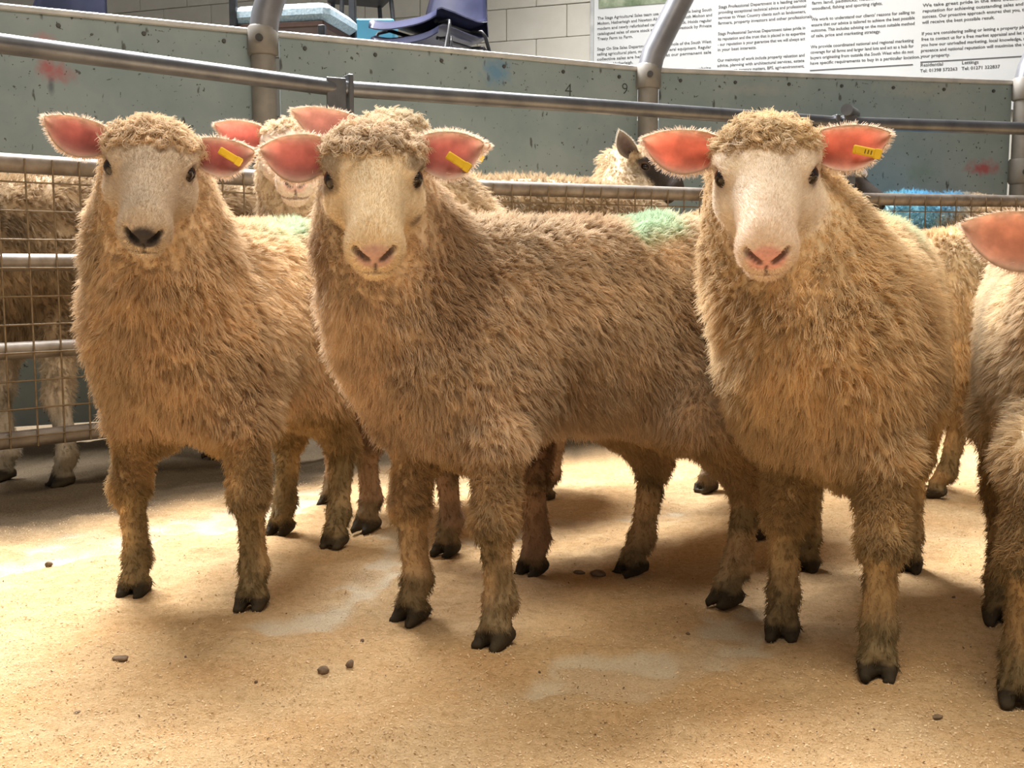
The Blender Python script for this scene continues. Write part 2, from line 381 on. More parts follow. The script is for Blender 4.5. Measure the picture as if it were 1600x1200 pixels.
for i, (lean, lab) in enumerate([((.32, .10), 'round steel post at the panel joint nearest the blue woven seat, with a leaning pole'),
                                 ((.50, .05), 'round steel post before the text poster, with a leaning pole across its first column'),
                                 ((.42, .05), 'round steel post before the far end of the text poster, with a leaning pole')]):
    w = wpts[i + 1]; root = empty('panel_post', (w[0], w[1] - .03, 0)); tag(root, lab, 'post', 'posts of the sheet steel panels')
    MB().tube([(0, 0, 0), (0, 0, WZ - .02)], .046, 20).build('pipe', M['post'], root, smooth=True)
    cl = MB().tube([(0, 0, WZ - .10), (0, 0, WZ - .095), (0, 0, WZ + .0), (0, 0, WZ + .008)], [.05, .057, .057, .05], 20).build('clamp_collar', M['post'], root, smooth=True)
    MB().tube([(0, -.05, WZ - .045), (0, -.066, WZ - .045)], .014, 10).build('bolt', M['bolt'], cl)
    c2 = MB().tube([(0, 0, 1.02), (0, 0, 1.03), (0, 0, 1.13), (0, 0, 1.14)], [.05, .056, .056, .05], 20).build('clamp_collar', M['post'], root, smooth=True)
    MB().tube([(0, -.05, 1.075), (0, -.064, 1.075)], .015, 10).build('bolt', M['bolt'], c2)
    L_ = 1.6
    MB().tube([(0, 0, WZ - .03), (lean[0] * .04, lean[1] * .02, WZ + .05), (lean[0] * L_, lean[1] * L_, WZ + L_)], .054, 20).build('leaning_pole', M['pole'], root, smooth=True)

# ------------------------------------------------------------------ block wall, poster, seating tier
wl = np.array([(930 - 800) / FPX * 7.6, 7.6]); wdir = nrm([1, -.36]); wang = math.atan2(wdir[1], wdir[0]); wn = np.array([-wdir[1], wdir[0]])
wall = empty('wall_back', (*wl, 0), wang)
tag(wall, 'cream painted concrete block wall behind the seating', kind='structure')
MB().box((-9, .02, 0), (5, .2, 4.2)).build('wall_core', M['mortar'], wall)
bmb = MB().box((-.218, -.0, -.1067), (.218, .03, .1067), .003); mblock = newmesh('block', bmb.V, bmb.F, False); mblock.materials.append(M['block'])
rb = random.Random(4)
for r in range(7, 15):
    for c in range(-18, 11):
        x = c * .44 + (.22 if r % 2 else 0)
        if x > .55 and not (r > 12): continue
        link('block', mblock, None, wall, (x, rb.uniform(-.002, .002), .11 + r * .2175))
MB().box((.5, .0, 0), (5, .03, 2.95)).build('plain_wall', M['block'], wall)
def wall_local(px, py):
    d = ray(px, py); t = (wn @ wl) / (wn @ d[:2]); q = np.array([0, 0, HCAM]) + d * t
    return (q[:2] - wl) @ wdir, q[2]
poster = empty('poster_board', (*(wl - wn * .03), 0), wang)
tag(poster, 'big white poster board of small grey printed text on the block wall', 'poster')
x0, _ = wall_local(928, 60); x1 = 3.95
MB().box((x0, -.012, 1.55), (x1, .03, 3.3), .003).build('board', M['board'], poster)
MB().box((x0 - .015, -.018, 1.55), (x0 + .012, .03, 3.3), .003).build('edge_frame', M['cap'], poster)
_, zb = wall_local(980, 12)
xa, _ = wall_local(938, 5); xb, _ = wall_local(1024, 5)
MB().box((xa, -.016, zb), (xb + .25, -.010, zb + .5)).build('printed_picture', simple('green_picture', (.06, .10, .04), (.30, .34, .24), 14, .5), poster)
def tline(s, x, z, width, size, justify):
    cu = bpy.data.curves.new('text_line', 'FONT'); cu.body = s; cu.size = size; cu.resolution_u = 2; cu.offset = .0004
    o = link('text_line', text_mesh(cu), M['text'], poster, (x, -.0135, z)); o.rotation_euler = (math.pi / 2, 0, 0)
    return (o, width if justify else None)
cols = [((936, 33), (1114, 14), 14.6, [
 'The Stags Agricultural Sales team use all selling methods being South', 'Molton, Hatherleigh and Newton Abbot, and with South Molton and', 'modern and newly refurbished centres for livestock. Holds regular', 'catalogued sales of store stock and the sale of livestock by Private', 'Treaty Farm to Farm.|', '',
 'Stags On Site Sales Department covers the whole of the South West', 'selling agricultural plant, machinery and general equipment. Regular', 'collective sales are held, as well as at our permanent sale', 'centre at Hatherleigh.|', '', 'Full details can be found about through the Stags website', 'where all lots are on view and are']),
 ((1124, 24), (1260, 12), 14.2, ['providing exceptional technical advice and professional', 'services to West Country clients such as landowners,', 'farmers, property investors and other professionals.|', '', 'Stags Professional Services Department takes pride in', 'its reputation and the trust that is placed in its expertise', '- our reputation is your guarantee that we will always act', 'in your best interests.|', '',
 'Our mainstays of work include property valuation and', 'advice, planning with architectural services, estate', 'management, tenancy matters, BPS, agri-environment,', 'compulsory purchase and compensation.|']),
 ((1269, 18), (1430, 4), 0, ['woodland, fishing and sporting rights.|', '', "We work to understand our clients' reasons for selling to", 'ensure that our advice is tailored to achieve the best possible', 'outcome. This includes advising on the most suitable method', 'of sale, price and marketing strategy.|', '', 'We provide coordinated national and regional marketing', 'coverage for all farms and larger land lots and act as a hub for', 'buyers originating from outside the South West who do not', 'have specific requirements to buy in a particular location.|']),
 ((1441, 22), (1625, 5), 0, ['reputation for achieving outstanding sales and lettings', 'success. Our proactive approach ensures that you, the client', 'will receive the best possible result.|', '', 'If you are considering selling or letting a property please feel', 'free to contact us for a free market appraisal and let us show', 'you how our unrivalled marketing, local knowledge, regional', 'presence and national reputation will maximise the value of', 'your property.|'])]
TL = []
_, za = wall_local(1269, 18); _, zc = wall_local(1265, 103)
PITCHZ = (za - zc) / 10.0
heads = {1: ['Stags Professional Department is a leading service', ''], 2: ['farm land, paddocks, houses of every size and', 'We sell for clients with'], 3: ['We take great pride in the field because of our', '']}
for ci, (l, r, _u, lines) in enumerate(cols):
    xl, zl = wall_local(*l); xr, _ = wall_local(*r); z = zl
    if ci in heads: TL.append(tline(heads[ci][0], xl, z + PITCHZ, xr - xl, PITCHZ * .80, True))
    for s in lines:
        if s: TL.append(tline(s.rstrip('|'), xl, z, xr - xl, PITCHZ * .80, not s.endswith('|')))
        z -= PITCHZ
    if ci == 3:
        MB().box((xl, -.0145, z + .004), (xr, -.012, z + .010)).build('rule', M['text'], poster)
        for k, (h, t) in enumerate((('Residential', 'Tel: 01398 572263'), ('Lettings', 'Tel: 01271 322837'))):
            TL.append(tline(h, xl + k * (xr - xl) * .36, z - PITCHZ * .6, 0, PITCHZ * .85, False)); TL.append(tline(t, xl + k * (xr - xl) * .36, z - PITCHZ * 1.6, 0, PITCHZ * .8, False))
    if ci == 2: MB().box((xl, -.0145, z - .005), (xr, -.012, z + .001)).build('rule', M['text'], poster)
bpy.context.view_layer.update()
_ref = [w / o.dimensions.x for o, w in TL if w]
_mean = sum(_ref) / len(_ref)
for o, w in TL: o.scale = ((w / o.dimensions.x) if w else _mean, 1, 1)
# concrete step that carries the seats, below the top of the sheet panels
ts = np.array([-.6, 5.62])
tier = MB().box((-6, -.0, 0), (3.1, 1.15, 1.36), .01).build('floor_seating_tier', M['tier'], None, (*ts, 0)); tier.rotation_euler = (0, 0, -.02)
tag(tier, 'raised concrete step carrying the seats', kind='structure')

def plastic_chair(loc, rz, label, dz=0):
    root = empty('stacking_chair', loc, rz); tag(root, label, 'chair', 'navy plastic stacking chairs')
    # shell: a curved sheet from front lip over seat to the top of the back, local +y is the front
    prof = [(.24, .40), (.235, .43), (.20, .445), (.10, .44), (0, .43), (-.10, .425), (-.17, .44), (-.205, .49), (-.22, .56), (-.24, .66), (-.262, .78), (-.27, .82)]
    V = []; F = []; nv = 13
    for side in (0, 1):
        for i, (y, z) in enumerate(prof):
            wd = .235 if i < 7 else .23 - .018 * (i - 7)
            for k in range(nv):
                v = k / (nv - 1) * 2 - 1; up = .03 * abs(v) ** 3 if i < 7 else 0; fw = .035 * v * v if i >= 7 else 0
                V.append((v * wd, y + fw - side * (.006 if i >= 7 else 0), z + up - side * (.006 if i < 7 else 0)))
    n = len(prof)
    for s in (0, 1):
        for i in range(n - 1):
            for k in range(nv - 1):
                q = [s*n*nv + i*nv+k, s*n*nv + i*nv+k+1, s*n*nv + (i+1)*nv+k+1, s*n*nv + (i+1)*nv+k]; F.append(q if s else q[::-1])
    bd = [i*nv for i in range(n)] + [(n-1)*nv+k for k in range(1, nv)] + [i*nv+nv-1 for i in range(n-2, -1, -1)] + [k for k in range(nv-2, 0, -1)]
    for a, b in zip(bd, bd[1:] + bd[:1]): F.append((a, b, b + n*nv, a + n*nv))
    link('shell', newmesh('shell', V, F), M['navy'], root)
    for sx in (-1, 1):
        MB().tube([(sx*.17, .15, .417), (sx*.246, .152, .413), (sx*.258, .165, .39), (sx*.275, .285, .0)], .0095, 10).build('leg', M['blackmetal'], root, smooth=True)
        MB().tube([(sx*.17, -.11, .407), (sx*.246, -.112, .403), (sx*.258, -.125, .38), (sx*.275, -.285, .0)], .0095, 10).build('leg', M['blackmetal'], root, smooth=True)
        MB().tube([(sx*.17, .17, .418), (sx*.17, -.12, .406)], .0095, 10).build('seat_rail', M['blackmetal'], root, smooth=True)
    return root
def seat_pt(px, py, Y): return dp(px, py, Y)
q = dp(672, 40, 5.95)
plastic_chair((q[0] + .02, q[1], 1.36), math.radians(143), 'navy plastic shell chair with its seat lip low, lower of the stacked pair')
plastic_chair((q[0] + .013, q[1] - .010, 1.44), math.radians(143), 'navy plastic shell chair nested on top of the other')
def metal_seat(loc, rz, label):
    root = empty('padded_seat', loc, rz); tag(root, label, 'chair')
    MB().box((-.27, -.22, .47), (.27, .22, .56), .03).build('woven_cushion', M['blueseat'], root, smooth=False)
    MB().box((-.24, -.21, .44), (.24, .21, .472), .006).build('seat_board', M['brown'], root)
    for sx in (-1, 1):
        MB().box((sx*.235-.018, -.235, 0), (sx*.235+.018, -.205, .445), .004).build('leg', M['blackmetal'], root)
        MB().box((sx*.235-.018, .205, 0), (sx*.235+.018, .235, 1.0), .004).build('back_upright', M['blackmetal'], root)
    MB().box((-.22, .21, .78), (.22, .235, .98), .008).build('back_pad', M['blueseat'], root)
    for sx in (-1,): MB().box((sx*.235-.018, -.235, .44), (sx*.235+.018, -.205, .95), .004).build('arm_upright', M['blackmetal'], root)
    return root
q = dp(455, 40, 5.7)
metal_seat((q[0], q[1] + .1, 1.36), math.radians(-12), 'light blue woven seat with dark uprights behind the leaning pole')
q = dp(588, 52, 6.2)
bx = MB().box((-.11, -.1, 0), (.11, .1, .60), .01).build('blue_storage_box', M['bluebox'], None, (q[0], q[1], 1.36)); tag(bx, 'turquoise plastic box behind the stacked navy chairs', 'box')
q = dp(565, 5, 6.55)
st_ = empty('high_stool', (q[0], q[1], 1.36), .35); tag(st_, 'tall black-legged stool whose frame shows behind the stacked navy chairs', 'stool')
MB().box((-.17, -.17, .80), (.17, .17, .835), .01).build('seat', M['blackmetal'], st_)
for sx in (-1, 1):
    for sy in (-1, 1): MB().tube([(sx * .14, sy * .14, .80), (sx * .20, sy * .20, 0)], .013, 10).build('leg', M['blackmetal'], st_, smooth=True)
    MB().tube([(sx * .165, -.165, .42), (sx * .165, .165, .42)], .009, 8).build('stretcher', M['blackmetal'], st_, smooth=True)
q = dp(60, 3, 5.4)
plastic_chair((q[0] - .1, q[1] + .35, 1.36), math.radians(60), 'navy plastic chair behind the panel with the red paint splash')

# ------------------------------------------------------------------ sheep: one implicit surface per body
def smin(a, b, k):
    h = np.maximum(k - np.abs(a - b), 0) / k; return np.minimum(a, b) - h * h * k * .25
def prim_bounds(p):
    if p[0] == 'rc':
        _, a, b, ra, rb, k = p; r = max(ra, rb); return np.minimum(a, b) - r - k - .03, np.maximum(a, b) + r + k + .03
    _, c, R, r, k = p; e = np.sqrt(((R * np.asarray(r)) ** 2).sum(1)); return c - e - k - .03, c + e + k + .03
def prim_eval(p, P):
    if p[0] == 'rc':
        _, a, b, ra, rb, k = p; ba = b - a; w = P - a; h = np.clip((w @ ba) / (ba @ ba), 0, 1)
        return np.linalg.norm(w - h[..., None] * ba, axis=-1) - (ra + (rb - ra) * h)
    _, c, R, r, k = p; q = (P - c) @ R; r = np.asarray(r)
    k0 = np.linalg.norm(q / r, axis=-1); k1 = np.linalg.norm(q / (r * r), axis=-1) + 1e-9
    return k0 * (k0 - 1) / k1
def axis(lo, hi, flo, fhi, c, f):
    a = np.arange(lo, flo, c); b = np.arange(flo, fhi, f); d = np.arange(fhi, hi + c, c); return np.concatenate([a, b, d])
def field(adds, subs, xs, ys, zs):
    Fv = np.full((len(xs), len(ys), len(zs)), .3, np.float32)
    ax = (xs, ys, zs)
    for sub, plist in ((0, adds), (1, subs)):
        for p in plist:
            lo, hi = prim_bounds(p)
            s = [slice(max(0, np.searchsorted(ax[k], lo[k]) - 1), np.searchsorted(ax[k], hi[k]) + 1) for k in range(3)]
            X, Y, Z = np.meshgrid(xs[s[0]], ys[s[1]], zs[s[2]], indexing='ij')
            if X.size == 0: continue
            d = prim_eval(p, np.stack([X, Y, Z], -1)).astype(np.float32); cur = Fv[s[0], s[1], s[2]]
            Fv[s[0], s[1], s[2]] = smin(cur, d, p[-1]) if not sub else -smin(-cur, d, p[-1])
    return Fv
def surface_nets(Fv, xs, ys, zs):
    ins = Fv < 0; nx, ny, nz = Fv.shape
    cnt = np.zeros((nx-1, ny-1, nz-1), np.int8)
    for i in (0, 1):
        for j in (0, 1):
            for k in (0, 1): cnt += ins[i:nx-1+i, j:ny-1+j, k:nz-1+k]
    I, J, K = np.nonzero((cnt > 0) & (cnt < 8)); ids = -np.ones(cnt.shape, np.int64); ids[I, J, K] = np.arange(len(I))
    acc = np.zeros((len(I), 3)); n = np.zeros(len(I)); AX = (xs, ys, zs)
    cr = [(0,0,0),(1,0,0),(0,1,0),(1,1,0),(0,0,1),(1,0,1),(0,1,1),(1,1,1)]
    val = [Fv[I+c[0], J+c[1], K+c[2]] for c in cr]
    pos = [np.stack([xs[I+c[0]], ys[J+c[1]], zs[K+c[2]]], -1) for c in cr]
    for a in range(8):
        for b in range(a + 1, 8):
            if sum(x != y for x, y in zip(cr[a], cr[b])) != 1: continue
            m = (val[a] < 0) != (val[b] < 0); t = np.where(m, val[a] / np.where(m, val[a] - val[b], 1), 0)
            acc += np.where(m[:, None], pos[a] + (pos[b] - pos[a]) * t[:, None], 0); n += m
    V = acc / n[:, None]; Q = []
    def quads(ax_):
        sl0 = [slice(None)] * 3; sl1 = [slice(None)] * 3; sl0[ax_] = slice(0, -1); sl1[ax_] = slice(1, None)
        a = ins[tuple(sl0)]; b = ins[tuple(sl1)]; o = [k for k in range(3) if k != ax_]
        idx = np.array(np.nonzero(a != b)); flip = a[tuple(idx)]
        ok = (idx[o[0]] > 0) & (idx[o[1]] > 0) & (idx[o[0]] < Fv.shape[o[0]] - 1) & (idx[o[1]] < Fv.shape[o[1]] - 1); idx = idx[:, ok]; flip = flip[ok]
        r = []
        for du, dv in ((-1, -1), (0, -1), (0, 0), (-1, 0)):
            t = idx.copy(); t[o[0]] += du; t[o[1]] += dv; r.append(ids[tuple(t)])
        q = np.stack(r, -1); f = flip if ax_ != 1 else ~flip
        q[~f] = q[~f][:, ::-1]; Q.append(q)
    for k in range(3): quads(k)
    return V, np.concatenate(Q)
def vert_normals(V, F):
    n = np.zeros_like(V); fn = np.cross(V[F[:, 2]] - V[F[:, 0]], V[F[:, 3]] - V[F[:, 1]])
    for k in range(4): np.add.at(n, F[:, k], fn)
    return n / (np.linalg.norm(n, axis=1)[:, None] + 1e-12)
def rot(yaw, pitch, roll):
    # columns: lateral x, muzzle y, crown z of the head; yaw 0 looks towards -Y
    return np.array(Matrix.Rotation(yaw, 3, 'Z') @ Matrix.Rotation(math.pi, 3, 'Z') @ Matrix.Rotation(roll, 3, 'Y') @ Matrix.Rotation(-pitch, 3, 'X'))

def ear_mesh(base, out, front, length, width, cup=.026, curl=0.0):
    """leaf-shaped cupped ear; returns verts, quads, colour weights (1 inside, 0 rim/back), rim flags"""
    out = nrm(out); front = nrm(front - out * (front @ out)); up = np.cross(front, out); up = nrm(up); up = -up if up[2] > 0 else up
    nu, nv = 15, 13; V = []; inside = []; rim = []
    us = np.linspace(0, 1, nu)
    for lay in (0, 1):
        for u in us:
            w = width * (.34 + .66 * math.sin(math.pi * min(1, (u * .96 + .02)) ** .85) ) * (1 if u < .60 else max(.02, 1 - ((u - .60) / .40) ** 2.6) ** .55)
            for k in range(nv):
                v = k / (nv - 1) * 2 - 1
                c = cup * (1 - v * v) * (1 - .55 * u) + .012 * u * u
                p = base + out * (length * u) + up * (w * .5 * v * (1.12 if v > 0 else .92) + .012 * math.sin(u * 2.6) + curl * u * u) - front * c
                th = .0045 * (1 - abs(v) ** 4) * (1 - u ** 6)
                if lay: p = p - front * th
                V.append(p); inside.append((1 - abs(v) ** 5) * (1 - u ** 9) if lay == 0 else 0); rim.append(abs(v) > .8 or u > .93)
    F = []
    for lay in (0, 1):
        for i in range(nu - 1):
            for k in range(nv - 1):
                q = [lay*nu*nv + i*nv+k, lay*nu*nv + (i+1)*nv+k, lay*nu*nv + (i+1)*nv+k+1, lay*nu*nv + i*nv+k+1]; F.append(q if lay else q[::-1])
    bd = [i*nv for i in range(nu)] + [(nu-1)*nv+k for k in range(1, nv)] + [i*nv+nv-1 for i in range(nu-2, -1, -1)]
    for a, b in zip(bd[:-1], bd[1:]): F.append([a, b, b + nu*nv, a + nu*nv])
    return np.array(V), np.array(F), np.array(inside), np.array(rim)

def wool_curves(name, parent, sets, material):
    """sets: list of (P[n,k,3], radius[n,k], colour[n,3]) with the same k"""
    P = np.concatenate([s[0] for s in sets]); Rr = np.concatenate([s[1] for s in sets]); C = np.concatenate([s[2] for s in sets])
    n, k, _ = P.shape
    hc = bpy.data.hair_curves.new(name); hc.add_curves([k] * n)
    hc.attributes['position'].data.foreach_set('vector', P.astype(np.float32).ravel()) if 'position' in hc.attributes else hc.points.foreach_set('position', P.astype(np.float32).ravel())
    ra = hc.attributes.get('radius') or hc.attributes.new('radius', 'FLOAT', 'POINT'); ra.data.foreach_set('value', Rr.astype(np.float32).ravel())
    ca = hc.attributes.new('Col', 'FLOAT_COLOR', 'CURVE'); ca.data.foreach_set('color', np.c_[C, np.ones(n)].astype(np.float32).ravel())
    hc.materials.append(material)
    return link(name, hc, None, parent)

def sample_surface(V, F, w, n, rg):
    T = np.concatenate([F[:, [0, 1, 2]], F[:, [0, 2, 3]]]); a, b, c = V[T[:, 0]], V[T[:, 1]], V[T[:, 2]]
    ar = np.linalg.norm(np.cross(b - a, c - a), axis=1) * .5 * w[T].mean(1); cs = np.cumsum(ar)
    if cs[-1] <= 0: return None
    t = np.searchsorted(cs, rg.random(n) * cs[-1]).clip(0, len(T) - 1); u = rg.random((n, 2)); m = u.sum(1) > 1; u[m] = 1 - u[m]
    W = np.c_[1 - u.sum(1), u]; return T[t], W, cs[-1]
def interp(A, T, W): return (A[T] * (W[..., None] if A.ndim == 2 else W)).sum(1)

TONE_DIRT = np.array([.13, .105, .05])
def make_sheep(spec):
    rg = np.random.default_rng(spec.get('seed', 1)); S = spec.get('s', 1.0); q = spec.get('q', 1.0)
    Fp = [np.array([*gp(*f)[:2], 0]) if len(f) == 2 else np.array([f[0], f[1], 0.]) for f in spec['F']]
    Hp = [np.array([*gp(*f)[:2], 0]) if len(f) == 2 else np.array([f[0], f[1], 0.]) for f in spec['H']]
    fc, hc = sum(Fp) / 2, sum(Hp) / 2
    base = (fc + hc) / 2
    if 'axis' in spec: a = nrm([*spec['axis'], 0])
    else: a = nrm(fc - hc)
    sd = np.array([-a[1], a[0], 0]); Z = np.array([0, 0, 1.])
    Lb = spec.get('len', max(.48, np.linalg.norm(fc - hc)))
    mid = base + spec.get('shift', 0) * a
    chest = spec.get('chest', mid + a * Lb / 2); chest = np.array([chest[0], chest[1], 0.]); rump = chest - a * Lb
    bz = spec.get('bz', .532) * S; br = spec.get('br', .148) * S
    hp = np.array(spec['head']); Rh = rot(*spec['rot']); hs = spec.get('hs', 1.0) * S
    def H(x, y, z): return hp + Rh @ (np.array([x, y, z]) * hs)
    I3 = np.eye(3); Rb = np.stack([a, sd, Z], 1)
    adds = []
    def rc(p0, p1, r0, r1, k): adds.append(('rc', np.asarray(p0, float), np.asarray(p1, float), r0, r1, k))
    def el(c, r, k, R=None): adds.append(('el', np.asarray(c, float), Rb if R is None else R, r, k))
    # trunk
    for sg in (-1, 1): el((chest + rump) / 2 + Z * bz + sd * sg * .050 * S, (Lb * .5 + .19 * S, br * .76, .186 * S), .05)
    el(chest - a * .03 + Z * (bz - .005), (.17 * S, br * .98, .178 * S), .06)
    el(chest + a * .035 * S + Z * (bz - .045), (.130 * S, br * 1.02, .135 * S), .06)         # brisket
    for sg in (-1, 1): el(rump + Z * (bz + .01) + sd * sg * .045 * S, (.16 * S, br * .74, .178 * S), .06)
    el(rump - a * .05 + Z * (bz + .01), (.11 * S, br * .8, .15 * S), .06)
    rc(rump - a * .13 + Z * (bz + .06), rump - a * .16 + Z * (bz - .10), .035, .022, .04)   # tail
    # neck up to the back of the skull
    nb = H(0, -.085, -.055); nb2 = H(0, -.06, -.085)
    n0 = chest + a * spec.get('nf', .09) * S + Z * (bz + .02)
    nm = n0 * .5 + nb * .5 + spec.get('neckoff', np.zeros(3))
    nr = spec.get('nr', .088) * S
    rc(n0, nm, .118 * S, nr * 1.10, .07); rc(nm, nb, nr * 1.12, nr * .92, .06)
    rc(nm * .5 + n0 * .5 + (nb2 - nb) * .3, nb2, .10 * S, .060 * hs, .06)
    bk = np.array([*(-Rh[:2, 1]), 0]); bk = nrm(bk); lt = np.array([-bk[1], bk[0], 0]); Rr_ = np.stack([lt, bk, Z], 1); fl_ = spec.get('ruff', 1.0)
    if fl_ > 0:
        el(hp + bk * .105 * hs - Z * .068 * hs, (.082 * hs * fl_, .070 * hs, .088 * hs), .04, Rr_)           # woolly ruff behind the cheeks
        el(hp + bk * .115 * hs - Z * .155 * hs, (spec.get('ruff2', .066) * hs * fl_, .080 * hs, .085 * hs), .05, Rr_)
    nbody = len(adds)
    # legs
    hdir = nrm([*(Rh[:2, 1]), 0])
    legs = []
    for i, fp in enumerate(Fp):
        d = nrm(a * .6 + hdir * .4); sh = fp * .62 + fc * .38 * 1 + (chest - fc) * .8; sh = sh * 1.0
        el(np.array([*sh[:2], bz - .10 * S]), (.10 * S, .075 * S, .15 * S), .06)
        elb = np.array([*(fp * .8 + sh * .2)[:2], .36 * S]) - a * .01; kn = fp + d * .006 + Z * .215 * S; ft = fp - d * .014 + Z * .075 * S
        rc(np.array([*sh[:2], .44 * S]), elb, .056 * S, .043 * S, .035); rc(elb, kn, .040 * S, .030 * S, .025)
        el(kn, (.031 * S, .033 * S, .038 * S), .015); rc(kn, ft, .026 * S, .0235 * S, .015); legs.append((fp, ft, d))
    for i, fp in enumerate(Hp):
        d = a; th = fp * .55 + hc * .45 + (rump - hc) * .7
        el(np.array([*th[:2], bz - .08 * S]) + a * .02, (.125 * S, .08 * S, .17 * S), .06)
        stf = np.array([*(fp * .75 + th * .25)[:2], .37 * S]) + a * .045 * S; hk = fp - a * .05 * S + Z * .235 * S; ft = fp - a * .022 * S + Z * .075 * S
        rc(np.array([*th[:2], .45 * S]), stf, .088 * S, .066 * S, .05); rc(stf, hk, .058 * S, .035 * S, .035)
        el(hk, (.034 * S, .028 * S, .038 * S), .015); rc(hk, ft, .029 * S, .0235 * S, .015); legs.append((fp, ft, d))
    for fp, ft, d in legs:
        s2 = np.array([-d[1], d[0], 0])
        el(ft, (.027 * S,) * 3, .015, I3)
        rc(ft, fp + d * .004 + Z * .04 * S, .023 * S, .0235 * S, .012)
        for sg in (-1, 1):
            rc(fp + s2 * sg * .0155 * S - d * .010 + Z * .020 * S, fp + s2 * sg * .0175 * S + d * .034 * S + Z * .006 * S, .0165 * S, .0095 * S, .002)
            rc(fp + s2 * sg * .011 * S - d * .004 + Z * .045 * S, fp + s2 * sg * .0160 * S + d * .016 * S + Z * .018 * S, .015 * S, .0140 * S, .004)
    nleg = len(adds)
    # head
    def hrc(p0, p1, r0, r1, k): rc(H(*p0), H(*p1), r0 * hs, r1 * hs, k * hs)
    def hel(c, r, k): el(H(*c), tuple(x * hs for x in r), k * hs, Rh)
    hel((0, -.030, .0), (.066, .064, .056), .03)
    hrc((0, .0, -.004), (0, .125, -.008), .054, .035, .03)
    hrc((0, .02, .018), (0, .12, .010), .034, .026, .03)
    hrc((0, -.03, -.05), (0, .112, -.046), .046, .026, .03)
    for sg in (-1, 1):
        hel((sg * .050, -.004, .018), (.022, .026, .019), .02)      # brow
        hel((sg * .052, .012, -.032), (.024, .040, .028), .025)     # cheek
        hel((sg * .019, .140, -.010), (.020, .022, .024), .018)     # nostril wing
    hel((0, .136, -.026), (.036, .026, .036), .02)
    hel((0, .122, -.060), (.028, .026, .018), .014)                  # lower lip, chin
    if spec.get('poll', 1):
        hel((0, -.036, .022), (.073, .048, .026), .03)               # topknot of wool
    subs = []
    for sg in (-1, 1):
        subs.append(('rc', H(sg * .010, .166, -.014), H(sg * .027, .156, .000), .0035 * hs, .0052 * hs, .005))
        subs.append(('el', H(sg * .069, .006, .010), Rh, (.012 * hs, .014 * hs, .0105 * hs), .008))
    subs.append(('rc', H(0, .168, -.018), H(0, .164, -.040), .0022 * hs, .0022 * hs, .005))
    for sg in (-1, 1): subs.append(('rc', H(0, .163, -.045), H(sg * .030, .130, -.049), .0042 * hs, .0018 * hs, .005))
    # grid
    lo = np.min([prim_bounds(p)[0] for p in adds], 0); hi = np.max([prim_bounds(p)[1] for p in adds], 0); lo[2] = -.02
    hl = np.min([prim_bounds(p)[0] for p in adds[nleg:]], 0) + .05; hh = np.max([prim_bounds(p)[1] for p in adds[nleg:]], 0) - .05
    cs, fs = .0125 / q, .0042 / q
    xs = axis(lo[0], hi[0], hl[0], hh[0], cs, fs); ys = axis(lo[1], hi[1], hl[1], hh[1], cs, fs); zs = axis(lo[2], hi[2], hl[2], hh[2], cs, fs)
    zs = np.concatenate([np.arange(-.02, .10, .006), zs[zs > .10]])
    Fv = field(adds, subs, xs, ys, zs)
    Fv = np.maximum(Fv, (-.004 - zs)[None, None, :].astype(np.float32))
    V, F = surface_nets(Fv, xs, ys, zs)
    Nn = vert_normals(V, F)
    # regions in head space
    Q = (V - hp) @ Rh / hs
    dh = np.full(len(V), 9.); db = np.full(len(V), 9.)
    for p in adds[nleg:]: dh = np.minimum(dh, prim_eval(p, V))
    for p in adds[:nbody]: db = np.minimum(db, prim_eval(p, V))
    near = sstep(db - dh, -.012, .012)
    edge = .012 * (vnoise(V, 60, 2) - .5)
    woolline = -.026 - .40 * np.maximum(Q[:, 2] - .038, 0) * 0 + np.where(Q[:, 2] < -.03, (-.03 - Q[:, 2]) * .75, 0) + np.where(Q[:, 2] > .03, (Q[:, 2] - .03) * spec.get('fringe', 1.3), 0)
    face = sstep(Q[:, 1] + edge, woolline - .010, woolline + .010) * near * (np.linalg.norm(Q, axis=1) < .26)
    z = V[:, 2]; legm = (1 - sstep(z, .30 * S, .36 * S)) * (1 - near)
    lower = 1 - sstep(z + .03 * (vnoise(V, 25, 5) - .5), .19 * S, .24 * S)
    hoof = 1 - sstep(z + .018 * (vnoise(V, 60, 5) - .5), .024 * S, .036 * S)
    # colours
    wc = np.array(spec.get('wool', (.74, .60, .42))); fcx = np.array(spec.get('face', (.80, .70, .58)))
    nz = vnoise(V, 7, 11)[:, None]; nz2 = vnoise(V, 28, 17)[:, None]
    legc = np.array(spec.get('leg', (.40, .29, .16)))
    C = wc * (.72 + .4 * nz) * (.88 + .24 * nz2)
    grime = sstep(vnoise(V, 9, 31)[:, None], .50, .80) * spec.get('grime', .5) * sstep(z[:, None], .25, .5)
    C = C * (1 - grime) + grime * wc * np.array([.60, .52, .45])
    C = C * (1 - legm[:, None]) + legm[:, None] * legc * (.75 + .5 * nz2)
    mud = lower[:, None] * sstep(vnoise(V, 18, 41)[:, None] + .40 * (1 - sstep(z[:, None], .03, .10)), .42, .66)
    C = C * (1 - mud * .62) + mud * .62 * TONE_DIRT
    C = C * (1 - hoof[:, None]) + hoof[:, None] * np.array([.050, .038, .022]) * (.4 + 1.2 * nz2)
    fcol = fcx * (.90 + .2 * nz2)
    dk = np.array(spec.get('nose', (.62, .36, .31)))
    nosem = sstep(-np.linalg.norm((Q - [0, .160, -.010]) * [1, 1.0, 1.25], axis=1), -.032, -.021) * sstep(Q[:, 1], .128, .142)
    nosem = nosem * sstep(Q[:, 2], -.034, -.024)
